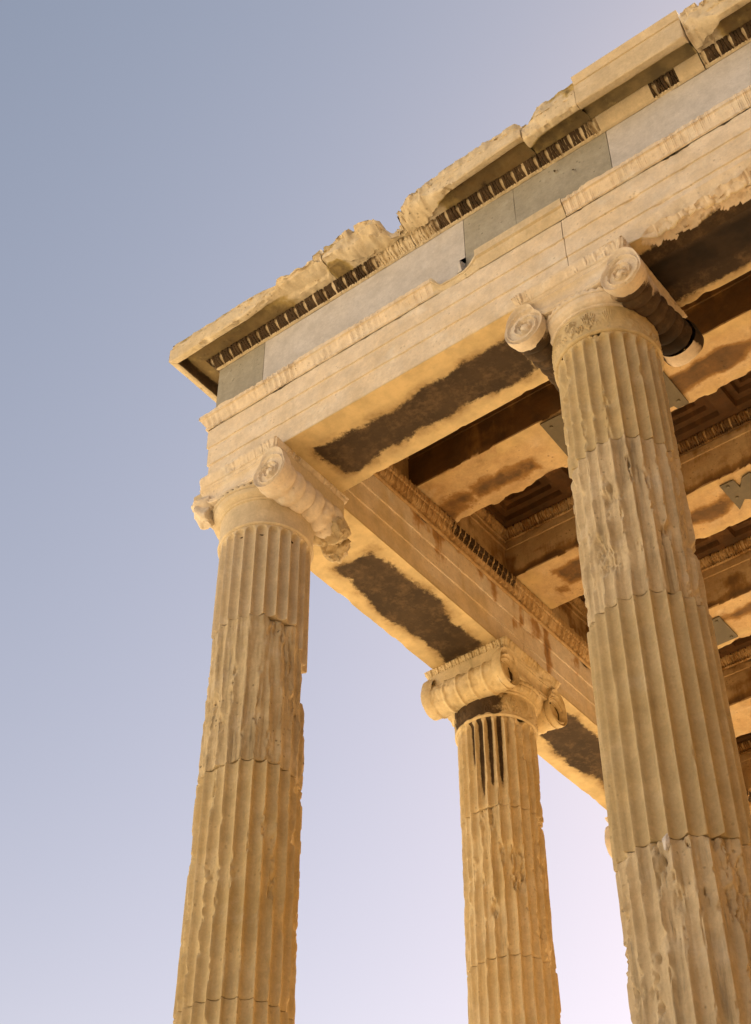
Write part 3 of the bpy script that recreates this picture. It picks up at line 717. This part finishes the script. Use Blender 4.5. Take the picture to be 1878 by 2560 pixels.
# ------------------------------------------------------------------ cornice
cz = thing('cornice', (1.5, -.4, 1.4), 'jagged broken cornice along the roof edge with overhanging lip and leaf moulding', 'cornice')
kx = [-.70, .50, .62, .72, .90, .97, 1.02, 1.12, 1.22, 1.40, 1.52, 1.58, 1.62, 1.74, 1.752, 1.80, 1.93, 2.04, 2.13, 2.25, 2.90, 2.945, 2.955, 3.05, 3.15, 3.30, 4.33, 4.345, 4.50, 4.60, 7.0]
kb = [0, 0, .12, .40, .62, .70, .25, .18, .55, .95, 1, 1, 1, 1, 1, 1, .98, .75, .25, 0, 0, .12, .30, .18, .06, 0, 0, .8, .6, .0, 0]
kt = [1.635, 1.665, 1.655, 1.63, 1.585, 1.60, 1.69, 1.70, 1.715, 1.705, 1.67, 1.60, 1.53, 1.52, 1.60, 1.64, 1.68, 1.70, 1.71, 1.72, 1.715, 1.68, 1.66, 1.71, 1.755, 1.765, 1.765, 1.745, 1.735, 1.73, 1.73]
kl = [-.66, -.66, -.66, -.655, -.65, -.645, -.66, -.66, -.655, -.645, -.63, -.59, -.52, -.50, -.60, -.635, -.655, -.66, -.66, -.66, -.66, -.65, -.63, -.655, -.66, -.66, -.66, -.65, -.66, -.66, -.66]
kd = [0, 0, .05, .12, .16, .16, .12, .10, .05, .0, 0, 0, 0, 0, 0, 0, 0, 0, 0, 0, .05, .07, .0, 0, 0, 0, 0, 0, 0, 0, 0]   # lip's lower edge raised (broken)
def cornice_block(a0, a1, axis='x', mitre=False, sima=False, seed=1, mat='cornice', ds=.012, crust_amt=.3, plainb=False):
    # cross section key points, intact and broken
    N = max(2, int((a1-a0)/ds)+1)
    if plainb or axis == 'y':
        b = np.zeros(N); zt = np.full(N, 1.66); yl = np.full(N, -.66); dd = np.zeros(N)
        xs = np.linspace(0, 1, N)
    else:
        xg = np.linspace(a0, a1, N)
        b = np.interp(xg, kx, kb); zt = np.interp(xg, kx, kt); yl = np.interp(xg, kx, kl); dd = np.interp(xg, kx, kd)
    if sima: zt = zt*0+1.760
    dz = 1.42+dd
    o = np.ones(N)
    if sima:
        I = [(-.40*o, 1.497*o), (yl+.095, 1.500*o), (yl+.072, dz+.012), (yl+.050, dz), (yl+.006, dz), (yl, dz+.008), (yl, 1.655*o), (yl+.006, 1.660*o), (yl+.008, 1.668*o), (yl-.004, 1.672*o), (yl-.006, 1.682*o), (yl, 1.688*o), (yl-.006, 1.715*o), (yl-.018, 1.735*o), (yl-.022, zt-.004), (yl-.016, zt), (.1*o, zt), (.1*o, 1.497*o)]
        B = I
    else:
        I = [(-.40*o, 1.497*o), (yl+.085, 1.520*o), (yl+.065, dz+.012), (yl+.048, dz), (yl+.008, dz), (yl, dz+.010), (yl, 1.575*o), (yl+.004, 1.580*o), (yl+.012, 1.582*o), (yl+.016, zt-.02), (yl+.034, zt), (yl+.3, zt+.02), (.1*o, zt), (.1*o, 1.497*o)]
        B = [(-.405*o, 1.492*o), (-.45*o, 1.480*o), (-.47*o, 1.480*o), (yl*.5-.25, 1.50*o), (yl*.7-.15, 1.525*o), (yl*.85-.07, 1.55*o), (yl, zt-.05), (yl, zt-.04), (yl+.01, zt-.03), (yl+.03, zt-.01), (yl+.05, zt), (yl+.3, zt+.02), (.1*o, zt), (.1*o, 1.497*o)]
    I = np.array(I); B = np.array(B)       # K,2,N
    K = I+(B-I)*b
    # subdivide each segment
    segs = []; lips = []
    for k in range(K.shape[0]):
        a = K[k]; c = K[(k+1) % K.shape[0]]
        L_ = np.max(np.linalg.norm(I[k]-I[(k+1) % K.shape[0]], axis=0)); n = max(1, min(14, int(L_/.02)))
        for i in range(n): segs.append(a+(c-a)*(i/n)); lips.append(k)
    Q = np.array(segs); C = Q[:, 0].T.copy(); Z = Q[:, 1].T.copy(); lips = np.array(lips)
    t = np.linspace(0, 1, N)[:, None]
    st = C*1.0 if mitre else np.full_like(C, a0)
    A = st+(a1-st)*t
    P = path(axis, A, C, Z)
    n1 = fbm(P, (8, 8, 8), seed, 6, .66); n2 = fbm(P, (22, 22, 22), seed+5, 4, .6); n3 = fbm(P+5, (3, 3, 3), seed+9, 3)
    bb = b[:, None]
    front = (C < -.38)
    amp = (.0025 if sima else .004)+bb*.042
    top = (lips >= (99 if sima else 7))[None, :]*1.
    fc = facet(P, (6.5, 6.5, 6.5), seed+13)+.45*facet(P, (15, 15, 15), seed+17)
    amp = amp+top*.040
    ridge = np.abs(n1)*1.6-.3
    dC = (n1*.5+n2*.5)*amp*(1-.45*bb)+fc*(.026*bb+.006*top)+n3*.02*bb
    dZ = (n2*.55+n1*.4)*amp*(1-.3*bb)*(1+.5*top)-fc*(.008*bb+.005*top)
    # chips on the lip's lower arris and the fascia's edges
    ed = np.isin(lips, (3, 4, 5))[None, :]*1.
    chp = np.clip(n1*.8+n3*.6-.12, 0, 1)*(.02 if sima else .10)*ed*(1-bb)
    C = C+(dC+chp*.5)*front; Z = Z+(dZ+chp)*front
    V = path(axis, A, C, Z)
    cr = np.where(np.isin(lips, (0, 1, 2))[None, :], crust_amt*(1-bb)*(.72+.9*np.exp(-(C-(yl[:, None]+.06))**2/.03**2))+.30*n3*(1-bb)*(crust_amt > .2), 0)
    ru = np.where(np.isin(lips, (0, 1, 2))[None, :], (1.0 if not sima else .95)*(1-bb)-.35*bb, np.where((lips == 8)[None, :] | (lips == 9)[None, :], (0 if sima else .36+.5*n1), 0))  # soffit brown: stain on old blocks, deep shade painted on the new one
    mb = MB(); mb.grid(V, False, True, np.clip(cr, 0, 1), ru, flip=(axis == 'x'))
    for k in (0, -1):
        if k == 0 and mitre: continue
        ring = V[k]; c0 = ring.mean(0); mb.grid(np.stack([ring, ring*.5+c0*.5, np.repeat(c0[None], len(ring), 0)]), False, True)
    return mb.build('cornice_block', M[mat], cz, sharp=42)
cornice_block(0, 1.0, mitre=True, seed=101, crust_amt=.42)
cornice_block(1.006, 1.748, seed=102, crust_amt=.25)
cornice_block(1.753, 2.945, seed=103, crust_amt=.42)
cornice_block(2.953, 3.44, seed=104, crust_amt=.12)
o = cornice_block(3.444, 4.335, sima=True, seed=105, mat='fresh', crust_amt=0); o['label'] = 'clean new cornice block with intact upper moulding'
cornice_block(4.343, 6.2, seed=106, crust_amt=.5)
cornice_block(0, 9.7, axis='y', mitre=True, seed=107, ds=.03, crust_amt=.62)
bed = [(-.352, 1.385), (-.372, 1.388), (-.374, 1.398), (-.364, 1.404), (-.368, 1.412), (-.398, 1.432), (-.425, 1.462), (-.438, 1.492), (-.430, 1.500), (-.40, 1.501)]
def bed_crust(k):
    def f(A, u, v, P):
        kk = np.interp(A, k[0], k[1])
        hollow = np.clip((v-.20)/.06, 0, 1)
        return np.clip(kk*hollow+.18*fbm(P, (3, 3, 3), 5, 3)*hollow, 0, 1)*(.30+.84*(1-np.clip(egg(u, v)*1.15, 0, 1)))
    return f
kbed = ([-.7, -.2, 1.0, 1.3, 1.5, 1.62, 1.95, 2.1, 2.9, 3.2, 3.45, 3.9, 4.1, 4.34, 4.4, 7], [.95, .85, .80, .72, .35, .20, .30, .8, .8, .66, .38, .62, .7, .4, .85, .85])
def bedstrip(a0, a1, seed, wear=.22, **k):
    mb = MB(); strip(mb, bed, a0, a1, 'x', .1035, .026, egg, seed=seed, wear=wear, crustf=bed_crust(kbed), off=.023, ml=.006, ds=.0055, **k); mb.build('leaf_moulding', M['cornice'], cz)
bedstrip(0, .998, 111, mitre=True); bedstrip(1.004, 1.748, 112); bedstrip(1.753, 2.948, 113); bedstrip(2.954, 3.475, 114)
bedplain = [(-.352, 1.385), (-.362, 1.388), (-.375, 1.392), (-.425, 1.462), (-.440, 1.486), (-.438, 1.500), (-.40, 1.501)]
def bplain(a0, a1, seed, bp=bedplain, tri=None):
    mb = MB(); strip(mb, bp, a0, a1, 'x', .1, 0, egg, seed=seed, wear=.05, rough=.001, ds=.02)
    pts = [(c, z) for c, z in bp]
    for xe in (a0, a1):
        mb._add(np.array([(xe, c, z) for c, z in pts]+[(xe, -.35, 1.5)]), np.zeros((0, 4), int)); mb.ng = getattr(mb, 'ng', [])+[[mb.n-1-i for i in range(len(pts)+1)]]
    mb.build('leaf_moulding', M['fresh'], cz)['label'] = 'plain uncarved repair strip'
bplain(3.475, 3.925, 115); bedstrip(3.925, 4.14, 116, wear=.1); bplain(4.14, 4.335, 117); bedstrip(4.343, 6.2, 118)
mb = MB(); strip(mb, bed, 0, 9.7, 'y', .1035, .026, egg, seed=119, wear=.25, mitre=True, crustf=lambda A, u, v, P: .6+0*A, ml=.008, ds=.011); mb.build('leaf_moulding', M['cornice'], cz)

# ------------------------------------------------------------------ ceiling
wc = thing('inner_wall_course', (.2, 4, .84), 'dark stained stone course behind the frieze carrying the ceiling, egg moulding on top', 'wall course')
wallp = [(s+.006, .839), (s+.006, 1.235), (s+.020, 1.240), (s+.020, 1.300), (s-.02, 1.302), (s-.02, 1.43), (-.10, 1.43), (-.10, .839)]
mould = [(s+.012, 1.300), (s+.034, 1.306), (s+.038, 1.318), (s+.028, 1.330), (s+.032, 1.340), (s+.060, 1.375), (s+.072, 1.408), (s+.070, 1.425), (s+.02, 1.432)]
stain = lambda A, C, Z, P: .40+.35*fbm(P, (1.2, 1.2, 1.8), 55, 3)
mb = MB(); sweep(mb, wallp[::-1], s-.03, 9.7, 'y', seed=71, rustf=stain, ds=.05, ml=.04, flip=True, chip=.01); mb.build('wall_block', M['ceiling'], wc)
mb = MB(); sweep(mb, wallp[::-1], s+.03, 6.14, 'x', seed=72, rustf=stain, ds=.06, ml=.06, chip=.01); mb.build('wall_block', M['ceiling'], wc)
mb = MB(); strip(mb, mould, s, 9.7, 'y', .085, .022, egg, seed=73, wear=.2, rustf=lambda A, u, v, P: .35+0*A, ml=.008, ds=.008); mb.build('egg_moulding', M['ceiling'], wc)

def beam(yc, label, seed, rust_near, rust_bot, x0=.30, x1=6.14, crustb=None):
    t = thing('ceiling_beam', (.4, yc, .84), label, 'ceiling beam', 'beams under the porch ceiling')
    y0, y1 = yc-.305, yc+.305
    pr = [(y0, .850), (y0, 1.215), (y0-.012, 1.219), (y0-.012, 1.30), (y0+.02, 1.302), (y0+.02, 1.43), (y1-.02, 1.43), (y1-.02, 1.302), (y1+.012, 1.30), (y1+.012, 1.219), (y1, 1.215), (y1, .850)][::-1]
    def ru(A, C, Z, P):
        near = (C < y0+.02) & (Z > .86)
        bot = Z < .858
        return np.where(near, rust_near(A, Z, P), np.where(bot, rust_bot(A, C-yc, P), .30))
    def ex(A, C, Z, P):     # worn lower arrises
        e = np.exp(-(np.minimum(np.abs(C-y0), np.abs(C-y1))+np.abs(Z-.85))/.05)
        return -e*np.clip(fbm(P, (2.6, 2.6, 2.6), seed+3, 5, .6)+.02, 0, 1)*.10
    mb = MB(); sweep(mb, pr, x0, x1, 'x', seed=seed, rustf=ru, ds=.025, ml=.025, chip=.012, chipthr=.15, extra=ex, rough=.004,
                     crustf=crustb)
    mb.build('beam_block', M['ceiling'], t, sharp=35)
    for sg in (-1, 1):
        m2 = [((y0-.008)-(c-s-.012), z) for c, z in mould] if sg < 0 else [((y1+.008)+(c-s-.012), z) for c, z in mould]
        if sg > 0: m2 = m2[::-1]
        mb = MB(); strip(mb, m2 if sg < 0 else m2, .36, x1, 'x', .085, .024, (egg if sg < 0 else (lambda u, v: egg(u, 1-v))), seed=seed+5+sg, wear=.22, ml=.008, ds=.0075 if sg < 0 else .03,
                         rustf=lambda A, u, v, P: np.clip(.38+.7*(.5-egg(u, v))*(sg < 0)+.5*fbm(P, (1.5, 1.5, 1.5), seed+8, 3), 0, 1.0))
        mb.build('egg_moulding', M['ceiling'], t)
    return t
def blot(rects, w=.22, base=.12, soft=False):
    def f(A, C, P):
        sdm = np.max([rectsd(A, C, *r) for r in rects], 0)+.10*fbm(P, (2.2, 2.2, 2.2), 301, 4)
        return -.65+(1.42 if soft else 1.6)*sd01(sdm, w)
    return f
_b1l = blot([(.30, .85, -.10, .32), (.7, 1.52, -.10, .23)], .16, soft=True); _b1r = blot([(2.74, 6.1, -.13, .14)], .12)
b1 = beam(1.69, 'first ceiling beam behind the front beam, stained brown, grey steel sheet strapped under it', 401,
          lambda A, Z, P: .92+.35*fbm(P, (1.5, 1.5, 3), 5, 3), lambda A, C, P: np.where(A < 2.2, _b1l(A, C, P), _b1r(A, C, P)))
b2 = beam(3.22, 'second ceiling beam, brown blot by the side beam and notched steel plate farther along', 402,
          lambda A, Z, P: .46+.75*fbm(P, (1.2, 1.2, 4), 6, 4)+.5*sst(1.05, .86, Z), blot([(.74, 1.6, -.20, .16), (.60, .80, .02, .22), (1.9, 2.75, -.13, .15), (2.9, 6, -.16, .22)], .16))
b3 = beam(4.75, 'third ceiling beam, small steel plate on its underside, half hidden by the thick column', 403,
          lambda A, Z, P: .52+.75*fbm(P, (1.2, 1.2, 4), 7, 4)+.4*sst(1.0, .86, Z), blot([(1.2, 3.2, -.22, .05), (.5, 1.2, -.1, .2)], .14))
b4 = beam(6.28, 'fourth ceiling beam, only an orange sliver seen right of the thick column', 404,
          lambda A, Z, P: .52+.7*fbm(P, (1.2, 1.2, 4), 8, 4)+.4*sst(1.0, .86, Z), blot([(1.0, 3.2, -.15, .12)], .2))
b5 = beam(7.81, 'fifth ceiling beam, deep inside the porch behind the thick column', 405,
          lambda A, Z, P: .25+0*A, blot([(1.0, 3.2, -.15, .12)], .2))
def plate(parent, poly, z=.832, th=.012, bolts=()):
    mb = MB(); mb.prism(poly, z, z+th); o = mb.build('steel_plate', M['plate'], parent, sharp=20)
    for bx, by in bolts:
        m = MB(); n = 10; lathe(m, [(.0005, -.010), (.014, -.010), (.016, -.004), (.016, .004)], (bx, by, z), n=12, ml=.02, rough=0); m.build('bolt', M['bolt'], o)
    return o
plate(b1, [(1.72, 1.40), (2.832, 1.44), (2.826, 1.945), (2.72, 1.945), (2.71, 1.90), (1.70, 1.86)], bolts=[(2.77, 1.87), (2.77, 1.52), (1.78, 1.48), (1.78, 1.78)])
plate(b2, [(2.545, 2.984), (2.677, 2.988), (2.683, 3.105), (2.753, 3.005), (2.83, 2.99), (2.90, 3.09), (2.97, 2.99), (3.05, 2.99), (3.10, 3.30), (2.95, 3.42), (2.84, 3.30), (2.70, 3.31), (2.644, 3.261), (2.545, 3.358)][::-1], bolts=[(2.60, 3.03), (2.60, 3.20), (2.80, 3.12)])
plate(b3, [(1.05, 4.58), (1.672, 4.585), (1.672, 4.975), (1.05, 4.975)], bolts=[(1.62, 4.63), (1.62, 4.93)])

cc = thing('coffered_ceiling', (3, 5, 1.44), 'dark brown coffered stone ceiling panels recessed between the beams', 'ceiling')
def coffers(y0, y1, seed):
    dx = .015
    xs = np.arange(s, 6.14, dx); ys = np.arange(y0, y1+dx, dx)
    X, Y = np.meshgrid(xs, ys, indexing='ij')
    yc = (y0+y1)/2; pit = .82
    u = ((X-s-.03) % pit)-pit/2; d = np.maximum(np.abs(u), np.abs(Y-yc))
    Zz = 1.428+.055*(d < .325)+.05*(d < .255)+.045*(d < .185)
    P = arr(X, Y, Zz); Zz = Zz+.004*fbm(P, (10, 10, 10), seed, 3)
    mb = MB(); mb.grid(arr(X, Y, Zz), rust=np.clip(.95+.5*fbm(P, (1.3, 1.3, 1.3), seed+2, 3), 0, 1.3))
    mb.box(s-.1, 6.14, y0-.05, y1+.05, 1.60, 1.68)
    mb.build('coffer_slab', M['coffer'], cc, sharp=30)
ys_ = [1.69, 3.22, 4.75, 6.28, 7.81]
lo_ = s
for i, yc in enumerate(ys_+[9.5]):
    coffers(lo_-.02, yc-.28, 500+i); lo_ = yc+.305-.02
mb = MB(); mb.box(-.20, 6.3, -.20, 9.8, 1.69, 1.98); mb.build('roof_slab', M['wall'], cc)  # added slab, shaped to shut out sky and shade the cornice tops

# ------------------------------------------------------------------ main building, platform, ground
tw = thing('temple_wall', (6.6, 4, -7.64), 'tall marble block wall of the main building closing the porch', 'wall')
mb = MB()
for x0, x1, y0, y1 in ((6.142, 6.95, -.36, 9.75),):
    z = -7.64; k = 0
    while z < 2.6:
        h = .485; y = y0-(.6 if k % 2 else 0)
        while y < y1:
            a, b = max(y, y0), min(y+1.25, y1)
            if b-a > .02: mb.box(x0+.004*((k*7+int(y*3)) % 3), x1, a+.002, b-.002, z+.002, z+h-.002)
            y += 1.25
        z += h; k += 1
mb.build('block_courses', M['wall'], tw)
mb = MB(); mb.box(6.95, 18, -.37, 9.7, -7.64, 2.6)
mb.box(7.6, 18, -17, -.372, -9.9, 1.0); mb.build('wall_core', M['wall'], tw)  # wing box added out of view to cut light from the front right
st = thing('stepped_platform', (4, 4, -9.95), 'marble steps and platform on which the porch columns stand', 'platform')
for i, (e, z0, z1) in enumerate(((.62, -7.90, -7.64), (.95, -8.16, -7.904), (1.28, -8.42, -8.164))):
    mb = MB(); mb.box(-e, 18, -e, 10+e, z0, z1); mb.build('step', M['wall'], st)
mb = MB(); mb.box(-1.2, 18, -1.2, 11.2, -9.96, -8.424); mb.build('foundation', M['wall'], st)
mb = MB()
g = np.linspace(-1, 1, 90); g = np.sign(g)*np.abs(g)**3*900
X, Y = np.meshgrid(g+3, g, indexing='ij'); Zg = -9.95+.10*fbm(arr(X, Y, 0*X), (.25, .25, 1), 7, 4)*np.clip(np.hypot(X-3, Y-3)/12-.6, 0, 1)
mb.grid(arr(X, Y, Zg)); tag(mb.build('ground', M['ground']), 'bare pale rocky ground around the temple', kind='structure')
for o in bpy.data.objects:
    if '_b' in o: del o['_b']
